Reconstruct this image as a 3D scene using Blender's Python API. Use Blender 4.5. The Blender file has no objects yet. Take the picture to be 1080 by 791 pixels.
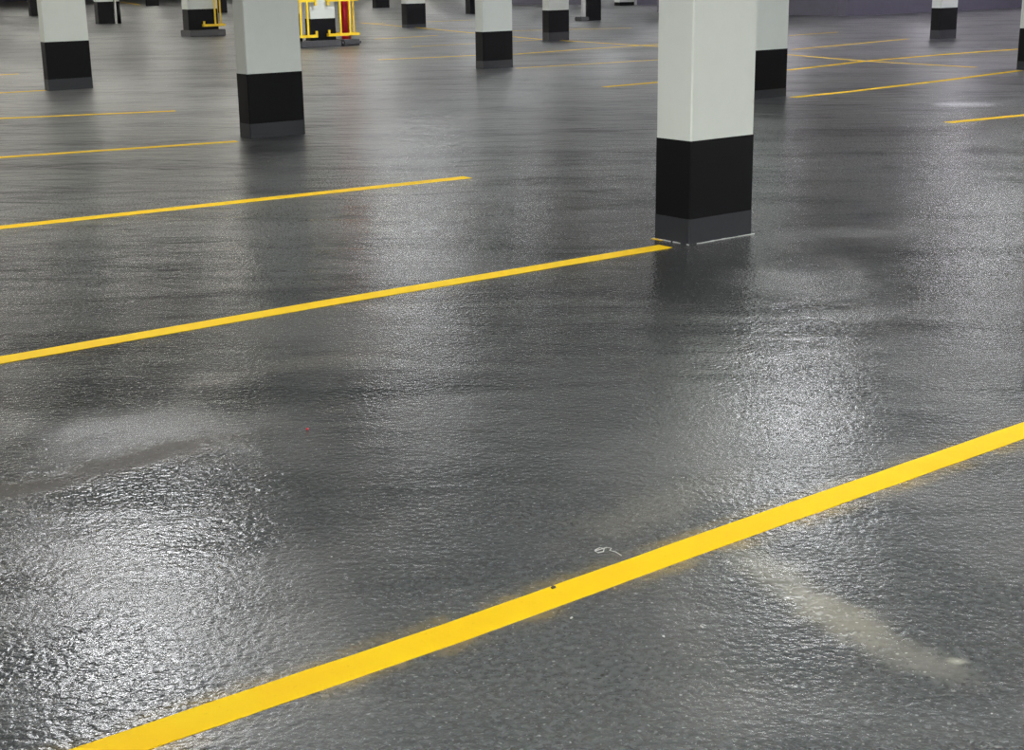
import bpy, bmesh, math, random
from mathutils import Vector, Matrix

random.seed(7)
DN = True
sc = bpy.context.scene
COL = sc.collection
CEIL = 2.62
AZ = math.radians(90) - 0.9072673          # heading of the painted bay lines, from +x
DV = Vector((math.cos(AZ), math.sin(AZ), 0))
NV = Vector((-math.sin(AZ), math.cos(AZ), 0))


def G(perp, along, z=0.0):
    """garage grid (across the bay lines, along them) -> world"""
    v = NV * perp + DV * along
    return Vector((v.x, v.y, z))


# ------------------------------------------------------------------ materials
def lin(c):
    return tuple((v / 12.92 if v <= .04045 else ((v + .055) / 1.055) ** 2.4) for v in (x / 255 for x in c))


class NT:
    def __init__(self, name):
        self.m = bpy.data.materials.new(name)
        self.m.use_nodes = True
        self.t = self.m.node_tree
        self.n = self.t.nodes
        self.b = self.n['Principled BSDF']

    def new(self, kind, **kw):
        nd = self.n.new(kind)
        for k, v in kw.items():
            setattr(nd, k, v)
        return nd

    def link(self, a, b):
        self.t.links.new(a, b)

    def inp(self, nd, key, val):
        if hasattr(val, 'is_linked') or hasattr(val, 'links'):
            self.link(val, nd.inputs[key])
        else:
            nd.inputs[key].default_value = val

    def math(self, op, a, b=0.0, c=None, clamp=False):
        nd = self.new('ShaderNodeMath', operation=op, use_clamp=clamp)
        self.inp(nd, 0, a)
        self.inp(nd, 1, b)
        if c is not None:
            self.inp(nd, 2, c)
        return nd.outputs[0]

    def noise(self, vec, scale, detail=3, rough=.5, dist=0.0):
        nd = self.new('ShaderNodeTexNoise')
        self.link(vec, nd.inputs['Vector'])
        nd.inputs['Scale'].default_value = scale
        nd.inputs['Detail'].default_value = detail
        nd.inputs['Roughness'].default_value = rough
        nd.inputs['Distortion'].default_value = dist
        return nd.outputs['Fac']

    def remap(self, v, a, b, c, d):
        nd = self.new('ShaderNodeMapRange')
        nd.interpolation_type = 'SMOOTHSTEP'
        self.inp(nd, 0, v)
        for i, x in enumerate((a, b, c, d)):
            nd.inputs[i + 1].default_value = x
        return nd.outputs[0]

    def mixc(self, f, a, b):
        nd = self.new('ShaderNodeMix', data_type='RGBA')
        self.inp(nd, 'Factor', f)
        for s, v in ((6, a), (7, b)):
            if isinstance(v, tuple):
                nd.inputs[s].default_value = (*v[:3], 1)
            else:
                self.link(v, nd.inputs[s])
        return nd.outputs[2]

    def mapping(self, vec, loc=(0, 0, 0), rot=(0, 0, 0), scale=(1, 1, 1)):
        nd = self.new('ShaderNodeMapping')
        self.link(vec, nd.inputs['Vector'])
        nd.inputs['Location'].default_value = loc
        nd.inputs['Rotation'].default_value = rot
        nd.inputs['Scale'].default_value = scale
        return nd.outputs['Vector']

    def bump(self, h, strength, distance, normal=None):
        nd = self.new('ShaderNodeBump')
        self.link(h, nd.inputs['Height'])
        nd.inputs['Strength'].default_value = strength
        nd.inputs['Distance'].default_value = distance
        if normal is not None:
            self.link(normal, nd.inputs['Normal'])
        return nd.outputs['Normal']


def simple(name, col, rough=.5, spec=.5, metal=0., nscale=20., var=.12, bump=.0, bdist=.002):
    t = NT(name)
    g = t.new('ShaderNodeTexCoord').outputs['Object']
    n = t.noise(g, nscale, 4)
    lo = tuple(c * (1 - var) for c in col)
    hi = tuple(min(1, c * (1 + var)) for c in col)
    t.link(t.mixc(n, lo, hi), t.b.inputs['Base Color'])
    t.b.inputs['Roughness'].default_value = rough
    t.b.inputs['Specular IOR Level'].default_value = spec
    t.b.inputs['Metallic'].default_value = metal
    if bump:
        t.link(t.bump(t.noise(g, nscale * 6, 3), bump, bdist), t.b.inputs['Normal'])
    return t.m


def floor_material():
    t = NT('sealed_asphalt')
    P = t.new('ShaderNodeTexCoord').outputs['Object']

    def blob(x, y, ang, rx, ry, wob=.35, seed=0.):
        """soft-edged patch on the floor, centred at world x, y"""
        sub = t.new('ShaderNodeVectorMath', operation='SUBTRACT')
        t.link(P, sub.inputs[0])
        sub.inputs[1].default_value = (x, y, 0)
        v = t.mapping(sub.outputs[0], rot=(0, 0, -ang))
        v2 = t.mapping(v, scale=(1 / rx, 1 / ry, 1))
        ln = t.new('ShaderNodeVectorMath', operation='LENGTH')
        t.link(v2, ln.inputs[0])
        w = t.noise(t.mapping(P, loc=(seed, seed, 0)), 2.2 / max(rx, ry) + 2, 5, .65)
        d = t.math('ADD', ln.outputs['Value'], t.math('MULTIPLY', t.math('SUBTRACT', w, .5), wob * 4))
        return t.remap(d, .25, 1.15, 1., 0.)

    big = t.noise(P, .6, 5, .55, .25)                    # broad wiped areas of the coating
    mid = t.noise(t.mapping(P, rot=(0, 0, AZ), scale=(1.0, .55, 1)), 1.5, 5, .55, .3)
    streak = t.noise(t.mapping(P, rot=(0, 0, .35), scale=(.35, 1.25, 1)), 1.1, 4, .5, .35)
    grain = t.noise(P, 50., 2, .5)
    speck = t.noise(P, 38., 3, .5)

    # colour of the coating itself
    base = t.mixc(t.remap(big, .3, .7, 0, 1), lin((31, 33, 34)), lin((38, 40, 40)))
    base = t.mixc(t.math('MULTIPLY', t.remap(mid, .45, .75, 0, 1), .35), base, lin((55, 54, 51)))
    base = t.mixc(t.math('MULTIPLY', t.remap(grain, .35, .7, 0, 1), .3), base, lin((70, 72, 73)))
    # pale patches: dusty beige nearby, a grey streak and white spot farther off
    for (x, y, a, rx, ry, amt, c) in (
            (.70, 3.62, -1.2, .26, .10, .10, (150, 146, 130)),
            (.81, 3.36, -1.1, .2, .10, .20, (152, 148, 132)),
            (.93, 3.14, -.9, .2, .09, .10, (142, 138, 126)),
            (1.03, 3.11, 0., .03, .02, .25, (160, 158, 148)),
            (.45, 4.15, .8, .5, .16, .06, (130, 124, 112)),
            (-.80, 5.9, .5, .55, .12, .15, (118, 112, 104)),
            (-1.20, 5.6, .2, .16, .06, .28, (120, 116, 108)),
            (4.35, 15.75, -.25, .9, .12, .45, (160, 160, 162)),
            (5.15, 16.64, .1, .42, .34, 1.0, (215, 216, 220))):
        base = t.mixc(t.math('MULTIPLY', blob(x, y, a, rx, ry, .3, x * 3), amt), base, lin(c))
    # brown dirt film
    dirt = blob(-1.25, 4.68, .75, .60, .17, .35, 5.)
    dirt2 = blob(-1.60, 4.36, .70, .45, .16, .35, 8.)
    dirt = t.math('MAXIMUM', dirt, dirt2)
    base = t.mixc(t.math('MULTIPLY', dirt, .55), base, lin((58, 54, 50)))
    # yellow overspray beside the nearest painted line
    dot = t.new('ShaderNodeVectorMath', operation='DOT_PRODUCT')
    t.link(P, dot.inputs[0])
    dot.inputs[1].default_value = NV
    off = t.math('ABSOLUTE', t.math('SUBTRACT', dot.outputs['Value'], 2.70))
    haze = t.remap(off, .05, .13, 1., 0.)
    haze = t.math('MULTIPLY', haze, t.remap(t.noise(P, 5., 4, .6), .35, .7, 0., .13))
    base = t.mixc(haze, base, lin((170, 140, 40)))
    # floor colour lightened with distance, painting in the brighter sheen of the far bays
    sheen_lift = t.remap(dot.outputs['Value'], 6., 18., 0., .55)
    base = t.mixc(t.math('MULTIPLY', sheen_lift, t.remap(streak, .35, .65, .5, 1.)), base, lin((98, 98, 100)))
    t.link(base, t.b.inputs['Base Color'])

    # worn, slick and matte areas
    r = t.remap(big, .32, .68, FL['r0'], FL['r1'])
    r = t.math('ADD', r, t.remap(mid, .3, .7, -.09, .09))
    r = t.math('ADD', r, t.remap(streak, .35, .65, -.07, .07))
    r = t.math('MINIMUM', t.math('MAXIMUM', t.math('ADD', r, t.math('MULTIPLY', dirt, .1), clamp=True), .09), .26)
    dot = t.new('ShaderNodeVectorMath', operation='DOT_PRODUCT')
    t.link(P, dot.inputs[0])
    dot.inputs[1].default_value = NV
    far = t.remap(dot.outputs['Value'], 5., 13., 0., 1.)
    # the coating is laid smoother towards the far bays
    pick = t.math('GREATER_THAN', t.noise(P, 75., 1, .4), t.math('SUBTRACT', .70, t.math('MULTIPLY', far, .45)))
    r = t.math('ADD', r, t.math('MULTIPLY', pick, t.math('SUBTRACT', .283, r)))
    t.link(r, t.b.inputs['Roughness'])
    s = t.remap(t.math('ADD', t.math('MULTIPLY', streak, .6), t.math('MULTIPLY', mid, .4)), .38, .62, FL['s0'], FL['s1'])
    # specular raised in fixed patches to place and shape the lamp highlights
    for (x, y, a, rx, ry, amt) in ((-1.50, 4.85, .5, .42, .22, .5), (-1.12, 3.85, .6, .42, .24, .45), (-.92, 3.32, .9, .25, .2, .15),
                                   (1.25, 6.0, .4, .6, .4, .35), (1.0, 4.95, .2, .35, .22, .45), (-.62, 9.3, .3, 1.1, .6, .5)):
        s = t.math('ADD', s, t.math('MULTIPLY', blob(x, y, a, rx, ry, .35, x * 2 + y), amt))
    s = t.math('MULTIPLY', s, t.math('SUBTRACT', 1., t.math('MULTIPLY', dirt, .95)))
    s = t.math('MULTIPLY', s, t.math('ADD', 1., t.math('MULTIPLY', far, 2.6)))
    t.link(s, t.b.inputs['Specular IOR Level'])
    # relief: gentle undulation, trowel ridges, grit
    n1 = t.bump(t.noise(P, 1.1, 3, .55, .6), FL['b0'], .03)
    trowel = t.noise(t.mapping(P, rot=(0, 0, .5), scale=(.6, 1.4, 1)), 3.2, 4, .55, .5)
    n1 = t.bump(t.math('MULTIPLY', trowel, t.math('ADD', .15, far)), .9, .045, n1)
    n2 = t.bump(streak, FL['b1'], .02, n1)
    n3 = t.bump(t.math('MULTIPLY', speck, t.remap(dot.outputs['Value'], 4.5, 13., 1., .4)), FL['b2'], .004, n2)
    fade = t.remap(dot.outputs['Value'], 4.5, 13., 1., .2)
    n4 = t.bump(t.math('MULTIPLY', grain, fade), FL['b3'], .003, n3)
    t.link(n4, t.b.inputs['Normal'])
    return t.m


FL = dict(r0=.11, r1=.18, s0=.06, s1=.54, b0=.25, b1=.5, b2=.4, b3=1.0)
M = {}
M['floor'] = floor_material()
M['white'] = simple('white_wall_paint', lin((197, 202, 196)), .6, .4, nscale=9, var=.035, bump=.12)
M['black'] = simple('black_gloss_paint', lin((6, 6, 8)), .55, .12, nscale=14, var=.25, bump=.1)
M['kick'] = simple('grey_membrane_upturn', lin((31, 33, 37)), .5, .35, nscale=30, var=.2, bump=.3)
M['kerb'] = simple('dark_concrete_kerb', lin((58, 58, 60)), .65, .35, nscale=16, var=.25, bump=.3)
M['caulk'] = simple('pale_caulk', lin((190, 192, 190)), .5, .4, nscale=30, var=.2)
M['ceiling'] = simple('painted_concrete_ceiling', lin((205, 205, 202)), .85, .2, nscale=3, var=.1, bump=.2)
M['wallpaint'] = simple('grey_wall_paint', lin((178, 178, 176)), .6, .3, nscale=3, var=.06)
M['dado'] = simple('dark_violet_grey_wall_paint', lin((77, 74, 87)), .5, .4, nscale=5, var=.12)
M['guard'] = simple('yellow_painted_steel', lin((226, 190, 28)), .4, .5, nscale=20, var=.1)
M['red'] = simple('red_painted_pipe', lin((170, 22, 40)), .35, .5, nscale=20, var=.1)
M['orange'] = simple('orange_painted_pipe', lin((204, 84, 22)), .4, .5, nscale=20, var=.1)
M['whitepipe'] = simple('white_painted_pipe', lin((225, 225, 222)), .4, .5, nscale=20, var=.05)
M['stone'] = simple('dark_pebble', lin((34, 30, 28)), .8, .3, nscale=60, var=.3)
M['chip'] = simple('pale_paint_flake', lin((150, 150, 146)), .6, .3, nscale=60, var=.1)
M['metal'] = simple('white_enamel_housing', lin((215, 215, 212)), .4, .5, nscale=20, var=.03)


def line_paint(name='yellow_road_paint', k=1.):
    t = NT(name)
    P = t.new('ShaderNodeTexCoord').outputs['Object']
    n = t.noise(P, 3., 5, .6)
    g = t.noise(P, 90., 3, .6)
    c = t.mixc(t.remap(n, .3, .7, 0, 1), lin((252 * k, 205 * k, 2)), lin((254 * k, 215 * k, 3)))
    c = t.mixc(t.math('MULTIPLY', t.remap(g, .62, .8, 0, 1), .35), c, lin((190, 150, 40)))
    t.link(c, t.b.inputs['Base Color'])
    t.b.inputs['Roughness'].default_value = .65
    t.b.inputs['Specular IOR Level'].default_value = .12
    t.link(t.bump(g, .35, .002), t.b.inputs['Normal'])
    return t.m


M['line'] = line_paint()
M['dim_line'] = line_paint('dimmed_yellow_road_paint', .82)  # darker copy of the line paint, offsets strong lamp light in its colour


def tube_material(name, col, strength):
    t = NT(name)
    t.b.inputs['Base Color'].default_value = (.9, .9, .9, 1)
    t.b.inputs['Emission Color'].default_value = (*col, 1)
    t.b.inputs['Emission Strength'].default_value = strength
    return t.m


# ------------------------------------------------------------------ helpers
def tag(o, label=None, cat=None, group=None, kind=None):
    for k, v in (('label', label), ('category', cat), ('group', group), ('kind', kind)):
        if v:
            o[k] = v
    return o


def obj(name, bm, mat, parent=None, smooth=False):
    bmesh.ops.recalc_face_normals(bm, faces=bm.faces)
    me = bpy.data.meshes.new(name)
    bm.to_mesh(me)
    bm.free()
    me.materials.append(mat)
    if smooth:
        for p in me.polygons:
            p.use_smooth = True
    o = bpy.data.objects.new(name, me)
    COL.objects.link(o)
    o.parent = parent
    return o


def empty(name, loc, rz=0.):
    o = bpy.data.objects.new(name, None)
    o.empty_display_size = .2
    o.location = loc
    o.rotation_euler = (0, 0, rz)
    COL.objects.link(o)
    return o


def add_box(bm, x0, x1, y0, y1, z0, z1):
    v = [bm.verts.new((x, y, z)) for z in (z0, z1) for x, y in ((x0, y0), (x1, y0), (x1, y1), (x0, y1))]
    for f in ((0, 1, 2, 3), (4, 5, 6, 7), (0, 1, 5, 4), (1, 2, 6, 5), (2, 3, 7, 6), (3, 0, 4, 7)):
        bm.faces.new([v[i] for i in f])


def box(x0, x1, y0, y1, z0, z1, bev=0.):
    bm = bmesh.new()
    add_box(bm, x0, x1, y0, y1, z0, z1)
    if bev:
        bmesh.ops.recalc_face_normals(bm, faces=bm.faces)
        bmesh.ops.bevel(bm, geom=list(bm.edges), offset=bev, segments=2, affect='EDGES')
    return bm


def prism(x0, x1, y0, y1, z0, z1, ch):
    """column shaft with chamfered corners"""
    bm = bmesh.new()
    pts = [(x0 + ch, y0), (x1 - ch, y0), (x1, y0 + ch), (x1, y1 - ch), (x1 - ch, y1), (x0 + ch, y1), (x0, y1 - ch), (x0, y0 + ch)]
    lo = [bm.verts.new((x, y, z0)) for x, y in pts]
    hi = [bm.verts.new((x, y, z1)) for x, y in pts]
    bm.faces.new(lo)
    bm.faces.new(hi)
    for i in range(8):
        j = (i + 1) % 8
        bm.faces.new((lo[i], lo[j], hi[j], hi[i]))
    return bm


def add_tube(bm, pts, r, seg=10, caps=True):
    pts = [Vector(p) for p in pts]
    rings = []
    for i, p in enumerate(pts):
        if i == 0:
            d = pts[1] - p
        elif i == len(pts) - 1:
            d = p - pts[i - 1]
        else:
            d = (pts[i + 1] - p).normalized() + (p - pts[i - 1]).normalized()
        d.normalize()
        up = Vector((0, 0, 1)) if abs(d.z) < .9 else Vector((1, 0, 0))
        a = d.cross(up).normalized()
        b = d.cross(a).normalized()
        k = 1.0
        if 0 < i < len(pts) - 1:
            k = 1 / max(.5, d.dot((pts[i + 1] - p).normalized()))
        rings.append([bm.verts.new(p + (a * math.cos(2 * math.pi * q / seg) + b * math.sin(2 * math.pi * q / seg)) * r * (k if False else 1)) for q in range(seg)])
    for r0, r1 in zip(rings, rings[1:]):
        for q in range(seg):
            bm.faces.new((r0[q], r0[(q + 1) % seg], r1[(q + 1) % seg], r1[q]))
    if caps:
        bm.faces.new(rings[0])
        bm.faces.new(rings[-1])
    return bm


# ------------------------------------------------------------------ the setting
def poly(name, mat, pts_lo, z0, z1):
    bm = bmesh.new()
    lo = [bm.verts.new((p[0], p[1], z0)) for p in pts_lo]
    hi = [bm.verts.new((p[0], p[1], z1)) for p in pts_lo]
    bm.faces.new(lo)
    bm.faces.new(hi)
    for i in range(len(lo)):
        j = (i + 1) % len(lo)
        bm.faces.new((lo[i], lo[j], hi[j], hi[i]))
    return tag(obj(name, bm, mat), kind='structure')


# garage hall, in grid coordinates (across the lines, along the lines)
HALL = [G(-14, -22), G(-14, 44), G(28.45, 44), G(28.45, 34.8), G(36.2, 34.8), G(36.2, 44), G(52, 44), G(88, 29), G(88, -22)]
FLOOR_PTS = [G(-14, -22), G(-14, 50), G(88, 50), G(88, -22)]
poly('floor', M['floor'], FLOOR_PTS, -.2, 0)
poly('ceiling', M['ceiling'], FLOOR_PTS, CEIL, CEIL + .2)


def wall(name, a, b, thick, dado_h=.75, mat=None, dado=None):
    """wall slab from a to b (grid coords); its room face runs a->b, thickness to the right of a->b"""
    A, B = G(*a), G(*b)
    d = (B - A).normalized()
    n = Vector((d.y, -d.x, 0)) * thick
    w = poly(name, mat or M['wallpaint'], [A, B, B + n, A + n], dado_h, CEIL)
    bm = bmesh.new()
    A2, B2 = A - n.normalized() * .004, B - n.normalized() * .004
    lo = [bm.verts.new((p.x, p.y, 0)) for p in (A2, B2, B + n, A + n)]
    hi = [bm.verts.new((p.x, p.y, dado_h)) for p in (A2, B2, B + n, A + n)]
    bm.faces.new(lo)
    bm.faces.new(hi)
    for i in range(4):
        j = (i + 1) % 4
        bm.faces.new((lo[i], lo[j], hi[j], hi[i]))
    obj('dado_band', bm, dado or M['dado'], w)
    return w


wall('wall_right', (28.45, 34.8), (28.45, 50), -.3)
wall('wall_right_return', (36.4, 34.8), (28.76, 34.8), -.3)
wall('wall_right_recess', (36.4, 38.), (37.9, 46.3), -.3)
wall('wall_far', (51.2, 38.2), (45.2, 39.4), -.3)
wall('wall_far_right', (43.3, 40.3), (42.0, 41.3), -.3)
wall('wall_far_left', (84.5, 28.2), (80.3, 30.8), -.3)
wall('wall_left', (88, -22), (88, 50), -.3)
wall('wall_back', (88, 50), (-14, 50), -.3)
wall('wall_near', (-14, 50), (-14, -22), -.3)
wall('wall_front', (-14, -22), (88, -22), -.3)


# ------------------------------------------------------------------ pillars
def pillar(x, y, w, w2, band, kick, label, kick_out=.004, ch=.007, plinth=None, rot=0.):
    """front corner at x, y; the broad face runs w along the bay lines"""
    e = empty('concrete_pillar', (x, y, 0), AZ + rot)
    tag(e, label, 'pillar')
    obj('shaft', prism(0, w, 0, w2, band, CEIL, ch), M['white'], e)
    obj('black_band', prism(-.003, w + .003, -.003, w2 + .003, kick, band, ch), M['black'], e)
    if plinth:
        x0, x1, y0, y1 = plinth
        obj('plinth', box(x0, x1, y0, y1, 0, kick, .015), M['kerb'], e)
    elif kick:
        k = kick_out
        obj('base_upturn', prism(-k, w + k, -k, w2 + k, 0, kick, ch), M['kick'], e)
    return e


p = pillar(1.04, 8.39, .52, .286, .597, .147,
           'large white pillar with black base, closest of all, at the end of a yellow line')
# bead of caulk where the near pillar meets the floor
bm = bmesh.new()
random.seed(3)
for (a, b) in (((-.012, .29), (-.012, -.012)), ((-.012, -.012), (.535, -.012))):
    n = 16
    pts = []
    for i in range(n + 1):
        f = i / n
        pts.append((a[0] + (b[0] - a[0]) * f + random.uniform(-.003, .003), a[1] + (b[1] - a[1]) * f + random.uniform(-.003, .003), .002))
    for i in range(n):
        if random.random() < .86:
            add_tube(bm, pts[i:i + 2], random.uniform(.0018, .0036), 6)
obj('caulk_bead', bm, M['caulk'], p)
bm = box(-.035, -.006, .20, .285, 0, .0025)
obj('paint_overspill', bm, M['dim_line'], p)

pillar(-2.48, 14.19, .599, .21, .61, .14, 'second largest white pillar with black base, a yellow line ending at its left foot')
pillar(-6.28, 20.38, .625, .155, .653, .153, 'white pillar with black base at the top left, beside two short yellow lines')
pillar(-.38, 23.5, .59, .199, .572, .124, 'white pillar with black base in the middle distance at top centre of the photo')
pillar(2.89, 17.6, .604, .24, .567, .1, 'white pillar with black base half hidden just behind the largest pillar')
c5 = pillar(-12.45, 45.95, .52, .26, .659, 0, 'distant pillar with a thin white pipe and dark pipe on its right side')
pillar(-17.42, 55.28, .667, .26, .76, 0, 'black pillar base peeking out left of the top-left white pillar')
pillar(-16.14, 67.96, .543, .22, .70, 0, 'tiny black pillar base at the top edge left of the pillar with one yellow guard')
c8 = pillar(-7.68, 36.33, .783, .31, .646, .156, 'pillar on a dark plinth with one yellow pipe guard on its right side',
            plinth=(-.03, .93, -.10, .42))
cg = pillar(-4.01, 30.75, .587, .23, .568, .13, 'pillar on a dark plinth with yellow pipe guards on both sides and a red pipe',
            plinth=(-.30, .66, -.10, .40))
pillar(-10.86, 55.64, .612, .24, .7, 0, 'dark pillar base just behind the single yellow pipe guard')
pillar(-2.65, 39.85, .613, .24, .622, .086, 'distant pillar where the diagonal yellow line passes, between red pipe and top-centre pillar')
pillar(.89, 31.89, .556, .22, .636, .177, 'distant pillar with black base between the top-centre pillar and a thin white downpipe')
c12 = pillar(2.3, 43.05, .523, .21, .72, 0, 'far dark pillar base with a thin white downpipe on its left')
pillar(-1.22, 50.4, .675, .27, .72, 0, 'dark pillar base peeking out left of the top-centre pillar')
pillar(-5.16, 59.54, .639, .25, .7, 0, 'small black pillar base at the top edge right of the red pipe')
pillar(4.34, 58.03, .763, .3, .125, 0, 'farthest pale pillar with only a thin dark strip at its foot')
pillar(8.77, 30.44, .564, .225, .617, .178, 'white pillar with black base at the top right, in front of the dark wall')
pillar(7.56, 21.67, .449, .18, .591, .122, 'pillar cut off by the right edge of the photo where two yellow lines end')


# ------------------------------------------------------------------ pipes and guards
def local_thing(name, parent, lx, ly, label, cat, group=None):
    m = Matrix.Translation(parent.location) @ Matrix.Rotation(AZ, 4, 'Z')
    e = empty(name, m @ Vector((lx, ly, 0)), AZ)
    tag(e, label, cat, group)
    return e


def pipe(parent, lx, ly, r, segs, label, z0=0., flange=None):
    e = local_thing('pipe', parent, lx, ly, label, 'pipe')
    for nm, a, b, mt in segs:
        bm = bmesh.new()
        add_tube(bm, [(0, 0, a), (0, 0, b)], r, 16)
        obj(nm, bm, mt, e, True)
    for z in ((.95, 1.9)):
        bm = bmesh.new()
        add_tube(bm, [(0, 0, z), (0, 0, z + .03)], r + .008, 16)
        obj('clamp', bm, M['metal'], e, True)
    return e


def guard(parent, u_plate, u_out, z0, z1, depth, label, uprights):
    """cage of yellow steel bars round a pipe; plates bolt to the pillar's broad face"""
    e = local_thing('pipe_guard', parent, 0, 0, label, 'pipe guard', None)
    yf = -.075
    for z in (z0, z1):
        bm = bmesh.new()
        s = .028
        # front bar, side bar, back bar of one hoop
        a, b = sorted((u_plate, u_out))
        add_box(bm, a, b, yf - .012, yf + .012, z - s, z + s)
        add_box(bm, u_out - .012, u_out + .012, yf, depth, z - s, z + s)
        add_box(bm, a, b, depth - .012, depth + .012, z - s, z + s)
        obj('hoop', bm, M['guard'], e)
        sg = 1 if z == z0 else -1
        for yy, yp in ((yf, -.004), (depth, depth - .05)):
            bm = bmesh.new()
            add_box(bm, u_plate - .02, u_plate + .02, min(yy, yp), max(yy, yp) + .004, z - s, z + s)
            zz = sorted((z - s * sg, z + .10 * sg))
            add_box(bm, u_plate - .022, u_plate + .022, yy - .012, yy + .012, zz[0], zz[1])
            obj('mounting_plate', bm, M['guard'], e)
    for u in uprights:
        bm = bmesh.new()
        add_box(bm, u - .021, u + .021, yf - .024, yf - .010, z0 - .02, z1 + .02)
        obj('upright_bar', bm, M['guard'], e)
    for u in (u_out,):
        for v in ((yf + depth) / 2, depth):
            bm = bmesh.new()
            add_box(bm, u - .014, u + .014, v - .018, v + .018, z0 - .02, z1 + .02)
            obj('upright_bar', bm, M['guard'], e)
    return e


# pillar with both guards
pipe(cg, .87, .10, .075, [('lower_pipe', .13, .26, M['red']), ('riser', .26, CEIL, M['red'])],
     'red vertical fire pipe inside the yellow guard, right of the white pillar')
kb = local_thing('concrete_kerb', cg, .92, .0, 'low dark concrete kerb block under the red pipe', 'kerb')
obj('kerb_block', box(-.25, .21, -.15, .38, 0, .13, .04), M['kerb'], kb)
pipe(cg, 1.0, .16, .05, [('riser', .13, CEIL, M['orange'])], 'thin orange vertical pipe tucked beside the red fire pipe')
guard(cg, .385, 1.11, .235, .93, .34, 'yellow steel pipe guard around the red pipe', (.655, .885))
pipe(cg, -.165, .10, .035, [('riser', .13, CEIL, M['whitepipe'])], 'thin white vertical pipe inside the guard left of the red pipe pillar')
pipe(cg, -.235, .02, .03, [('lower_pipe', .13, .68, M['black']), ('riser', .68, CEIL, M['whitepipe'])],
     'slim pipe painted black below and white above, inside a yellow guard')
guard(cg, .085, -.30, .225, .93, .3, 'yellow steel pipe guard around slim white pipe, left of the red pipe', (-.12, -.285))
# pillar with one guard
guard(c8, .37, .93, .26, 1.15, .36, 'lone yellow steel pipe guard on the dark-plinth pillar that has no red pipe', (.665,))
pipe(c8, .85, .16, .028, [('riser', 0, CEIL, M['guard'])], 'thin yellow vertical pipe inside the single guard')
# pipes beside far pillars
pipe(c5, .585, .02, .022, [('riser', 0, CEIL, M['whitepipe'])], 'hair-thin white pipe on the side of a distant black-based pillar')
pipe(c5, .68, .05, .06, [('lower_pipe', 0, .66, M['black']), ('riser', .66, CEIL, M['whitepipe'])],
     'dark-footed pipe beside the hair-thin white pipe of a distant pillar')
kb = local_thing('concrete_kerb', c12, -.17, .05, 'small dark kerb under the white downpipe by a far pillar', 'kerb')
obj('kerb_block', box(-.16, .165, -.14, .14, 0, .12, .02), M['kerb'], kb)
pipe(c12, -.12, .03, .065, [('riser', .12, CEIL, M['whitepipe'])], 'white downpipe standing on a small dark kerb beside a far pillar')

# ------------------------------------------------------------------ painted lines
def ribbon(pts, width, label, th=.0022, seed=1, mat='line'):
    rnd = random.Random(seed)
    pts = [Vector((x, y, 0)) for x, y in pts]
    # resample, with slightly uneven edges
    out = []
    for a, b in zip(pts, pts[1:]):
        n = max(1, int((b - a).length / .12))
        out += [a.lerp(b, i / n) for i in range(n)]
    out.append(pts[-1])
    bm = bmesh.new()
    prev = None
    first = None
    for i, q in enumerate(out):
        d = (out[min(i + 1, len(out) - 1)] - out[max(i - 1, 0)]).normalized()
        s = Vector((-d.y, d.x, 0))
        wl, wr = width / 2 + rnd.uniform(-.0012, .0012), width / 2 + rnd.uniform(-.0012, .0012)
        A, B = q + s * wl, q - s * wr
        ring = [bm.verts.new((A.x, A.y, 0)), bm.verts.new((A.x, A.y, th)), bm.verts.new((B.x, B.y, th)), bm.verts.new((B.x, B.y, 0))]
        if prev:
            for k in range(3):
                bm.faces.new((prev[k], prev[k + 1], ring[k + 1], ring[k]))
        else:
            bm.faces.new(ring)
        prev = ring
    bm.faces.new(prev)
    o = obj('painted_line', bm, M[mat])
    return tag(o, label, 'line')


def ext(a, b, t):
    """point beyond a, t metres on the far side from b"""
    a, b = Vector(a), Vector(b)
    q = a + (a - b).normalized() * t
    return (q.x, q.y)


A0, A1 = (-.86, 2.76), (1.78, 4.84)
ribbon([ext(A0, (-.15, 3.31), 2.0), A0, (-.15, 3.30), (.585, 3.895), A1, ext(A1, (.585, 3.895), 1.3)], .104,
       'wide bright yellow line crossing the whole foreground floor')
ribbon([ext((-2.16, 5.99), (-.9, 7.01), 2.5), (-2.16, 5.99), (-.9, 6.995), (.90, 8.35)], .115, 'yellow line that ends at the foot of the largest pillar', mat='dim_line')
ribbon([ext((-3.28, 9.32), (-1.92, 10.25), 2.5), (-3.28, 9.32), (-1.92, 10.25), (-.32, 11.33)], .125,
       'yellow line ending on open floor, next one beyond the large pillar line')
ribbon([ext((-4.5, 13.01), (-2.56, 14.), 3), (-4.5, 13.01), (-2.58, 14.0)], .12, 'yellow line ending at the foot of the second largest pillar')
ribbon([ext((-5.69, 16.58), (-3.86, 17.19), 3), (-5.69, 16.58), (-3.86, 17.19)], .12, 'short yellow line ending on open floor below the top-left pillar')
ribbon([ext((-6.89, 20.17), (-6.42, 20.5), 3), (-6.89, 20.17), (-6.36, 20.5)], .11, 'short yellow line touching the foot of the top-left pillar')
ribbon([ext((-8.09, 23.77), (-7.84, 23.93), 3), (-8.09, 23.77), (-7.84, 23.93)], .10, 'faint yellow line stub at the left edge beside the top-left pillar')
ribbon([(1.28, 19.74), (2.02, 20.37), (3.4, 21.5)], .12, 'short yellow line running behind the left side of the largest pillar')
ribbon([(.13, 23.62), (2.49, 25.17), (4.0, 26.2)], .06, 'thin faded yellow line starting at the right foot of the top-centre pillar')
ribbon([(-2.27, 26.3), (-.55, 27.2), (.11, 27.35), (1.59, 28.83), (2.96, 29.99), (4.2, 31.0)], .10,
       'long yellow line passing behind the top-centre pillar at its black base')
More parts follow.
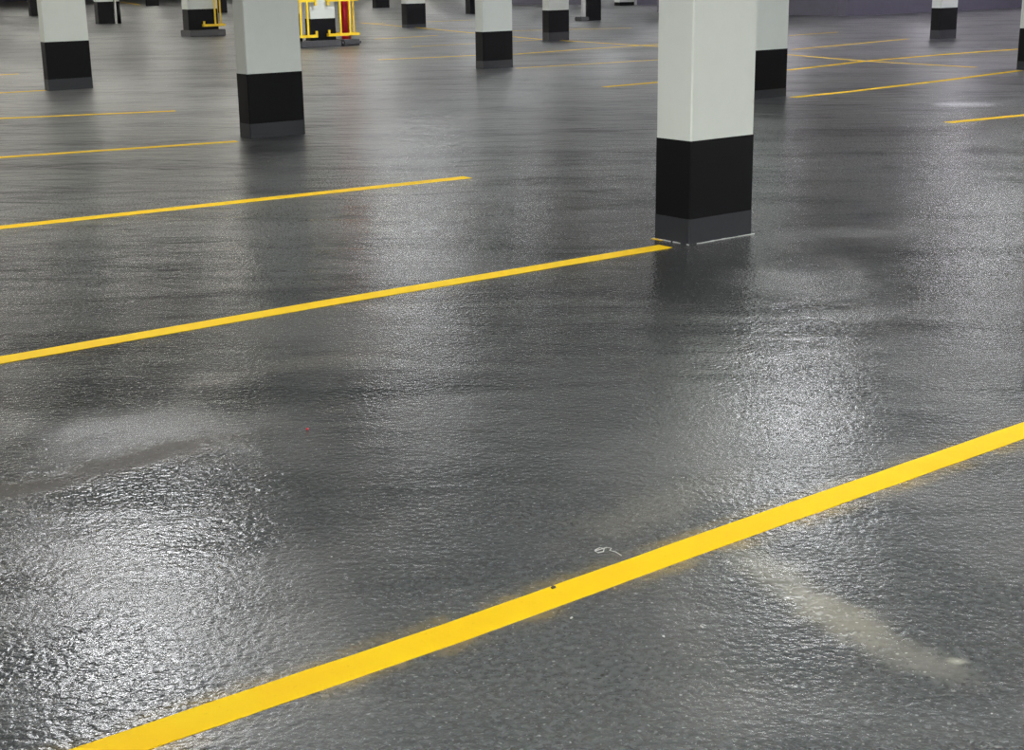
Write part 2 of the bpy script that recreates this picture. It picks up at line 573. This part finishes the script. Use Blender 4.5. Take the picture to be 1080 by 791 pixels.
ribbon([(-1.94, 30.5), (-.7, 31.35), (.72, 32.55)], .06, 'faint yellow line ending at the foot of the pillar beside the white downpipe')
ribbon([(-3.0, 33.95), (-2.7, 34.17), (-1.65, 35.3)], .10, 'yellow line between the red pipe and the diagonal line')
ribbon([(-4.3, 44.07), (-2.25, 39.66), (-.83, 36.32), (.75, 32.75), (3.0, 29.2), (4.95, 26.), (5.79, 24.13), (7.04, 22.39)], .10,
       'long cross line joining the ends of the far yellow bay lines', th=.0016)
ribbon([(5.26, 27.6), (8.24, 30.79)], .09, 'thin yellow line ending in front of the top-right pillar')
ribbon([(6.19, 32.87), (7.5, 34.09)], .08, 'short faint yellow line nearest the dark right wall recess')
ribbon([(4.19, 22.35), (5.79, 24.13), (7.4, 25.5), (9.1, 26.73), (10.5, 27.8)], .12, 'yellow line crossing the cross line and running to the right edge pillar')
ribbon([(3.42, 17.81), (4.18, 18.43), (5.8, 19.95), (7.42, 21.6)], .12, 'long yellow line joining the half hidden pillar to the right edge pillar')
ribbon([(4.40, 14.77), (5.37, 15.38), (8.5, 17.6)], .12, 'short yellow line cut by the right edge, closest on that side')
ribbon([(-2.35, 44.08), (-1.04, 45.1)], .10, 'pale yellow line stub left of the top-centre pillar, highest one there')
ribbon([(.14, 37.22), (1.57, 37.57), (3.13, 37.84)], .10, 'pale yellow line passing below the far white downpipe')
ribbon([(-19.92, 77.9), (-17.26, 71.)], .12, 'tiny yellow line at the top edge between two far left pillars')
ribbon([(-26.38, 81.5), (-25.9, 82.3)], .2, 'tiny yellow dash at the top left against the far wall')
ribbon([(-4.1, 43.34), (-3.5, 43.5)], .09, 'tiny yellow dash right of the red pipe, beside the cross line')

# ------------------------------------------------------------------ litter
def pebble(x, y, z, r, sx, sy, sz, mat, name, label, cat, seed):
    rnd = random.Random(seed)
    bm = bmesh.new()
    bmesh.ops.create_icosphere(bm, subdivisions=2, radius=r)
    for v in bm.verts:
        v.co *= 1 + rnd.uniform(-.18, .18)
        v.co.x *= sx
        v.co.y *= sy
        v.co.z *= sz
    zmin = min(v.co.z for v in bm.verts)
    for v in bm.verts:
        v.co.z -= zmin
    o = obj(name, bm, mat)
    o.location = (x, y, z)
    o.rotation_euler.z = rnd.uniform(0, 3)
    return tag(o, label, cat)


pebble(.10, 3.55, .0022, .006, 1.2, .8, .7, M['stone'], 'pebble', 'tiny black pebble lying on the edge of the wide bright yellow line', 'pebble', 1)
pebble(.14, 3.37, 0, .005, 1.3, .6, .4, M['chip'], 'paint_flake', 'small white flake just below the wide yellow line, by the pebble', 'flake', 2)
pebble(.46, 3.31, 0, .005, 1.6, .7, .4, M['chip'], 'paint_flake', 'white elongated flake on the floor below the wide yellow line', 'flake', 3)
pebble(.36, 3.26, 0, .004, 1.4, .8, .4, M['chip'], 'paint_flake', 'faint white flake cluster on the dark floor below the elongated flake', 'flake', 4)
pebble(-.73, 4.96, 0, .006, 1.0, .9, .5, M['red'], 'pebble', 'tiny red speck lying on open dark floor above the wide yellow line', 'pebble', 5)
# scribbled chalk scratch above the line
bm = bmesh.new()
pts = [(-.035, .012), (-.02, .03), (-.008, .022), (-.012, .0), (-.028, -.008), (-.036, .006), (-.018, .018), (.0, .03), (.012, .024), (.006, .008), (.022, -.004), (.036, -.03)]
add_tube(bm, [(x, y, .0006) for x, y in pts], .0016, 5)
o = obj('chalk_scribble', bm, M['chip'])
o.location = (.26, 3.80, 0)
tag(o, 'small white chalk scribble on the floor just above the wide yellow line', 'scribble')

# ------------------------------------------------------------------ ceiling lights
TM = {'cool': tube_material('cool_white_diffuser', (.96, .98, 1.0), 1.),
      'warm': tube_material('warm_white_diffuser', (1.0, .97, .88), 1.),
      'bright': tube_material('new_white_diffuser', (1.0, .99, .96), 1.),
      'mid': tube_material('recent_white_diffuser', (.97, .98, 1.0), 1.),
      'violet': tube_material('violet_white_diffuser', (.95, .91, 1.0), 1.)}
STR = 90.
for k in TM.values():
    k.node_tree.nodes['Principled BSDF'].inputs['Emission Strength'].default_value = STR * (3.2 if k is TM['bright'] else 1.0 if k is TM['mid'] else 1.3)


def fixture_proto(kind):
    e = empty('strip_light', (0, 0, 0))
    tag(e, 'white fluorescent strip light fixed under the concrete ceiling', 'ceiling light', 'fluorescent strip lights under the ceiling')
    obj('housing', box(-.60, .60, -.10, .10, -.07, -.001), M['metal'], e)
    obj('diffuser', box(-.60, .60, -.12, .12, -.125, -.07), TM[kind], e)
    for x in (-.61, .61):
        obj('end_cap', box(x - .01, x + .01, -.125, .125, -.13, -.001), M['metal'], e)
    return e


PROTO = {}


def place_fixture(kind, x, y, rz):
    if kind not in PROTO:
        e = PROTO[kind] = fixture_proto(kind)
    else:
        src = PROTO[kind]
        e = src.copy()
        COL.objects.link(e)
        for ch in src.children:
            c = ch.copy()
            COL.objects.link(c)
            c.parent = e
    e.location = (x, y, CEIL)
    e.rotation_euler = (0, 0, rz)


LIGHTS = [('bright', 2.1, 4.3), ('bright', .1, 2.3), ('bright', 4.9, 8.9), ('cool', 5.6, 16.8), ('violet', 9.3, 23.0), ('mid', -2.4, 8.5), ('cool', 2.35, 11.6), ('cool', -1.2, 18.6),  # bright off-frame lamp at right is added to light the farther pillar's face
          ('cool', 8.2, 9.5), ('warm', -7.2, 17.5), ('cool', -5.0, 6.5), ('warm', -8.6, 12.0)]  # cool off-frame lamp at left is added to brighten left pillar faces
for along in (4.2, 10.2, 16.2, 22.5, 28.5, 34., 40., 46.):
    for i in range(0, 15):
        perp = 1.2 + i * 4.6 + (.9 if along > 12 else 0)
        q = G(perp, along)
        if (27 < perp < 37.5 and along > 33) or (perp < 20 and along > 38) or q.y < 21.5:
            continue
        LIGHTS.append(('warm' if q.x < -3 else ('violet' if q.x > 5 else 'cool'), q.x, q.y))
for kind, x, y in LIGHTS:
    place_fixture(kind, x, y, AZ)

# ------------------------------------------------------------------ world, camera
w = bpy.data.worlds.new('World')
sc.world = w
w.use_nodes = True
w.node_tree.nodes['Background'].inputs[0].default_value = (.02, .02, .02, 1)
w.node_tree.nodes['Background'].inputs[1].default_value = 1.

cd = bpy.data.cameras.new('Camera')
cam = bpy.data.objects.new('Camera', cd)
COL.objects.link(cam)
sc.camera = cam
pit, rol, H = .27342641522905664, -.014145417547766992, 1.5823111267953276
F = Vector((0, math.cos(pit), -math.sin(pit)))
R = Vector((1, 0, 0))
U = R.cross(F)
R2 = R * math.cos(rol) + U * math.sin(rol)
U2 = -R * math.sin(rol) + U * math.cos(rol)
mm = Matrix((R2, U2, -F)).transposed().to_4x4()
mm.translation = (0, 0, H)
cam.matrix_world = mm
cd.sensor_fit = 'HORIZONTAL'
cd.sensor_width = 36.
cd.lens = 1543.60953278486 / 1080 * 36
cd.clip_end = 300

sc.view_settings.view_transform = 'Standard'
sc.view_settings.look = 'None'
sc.view_settings.exposure = 0.
sc.view_settings.gamma = 1.
sc.view_settings.use_curve_mapping = False
sc.cycles.use_light_tree = True
sc.cycles.use_denoising = DN
sc.cycles.denoising_prefilter = 'NONE'
sc.cycles.sample_clamp_direct = 5.
sc.cycles.max_bounces = 6
sc.cycles.diffuse_bounces = 3
sc.cycles.sample_clamp_indirect = 4.
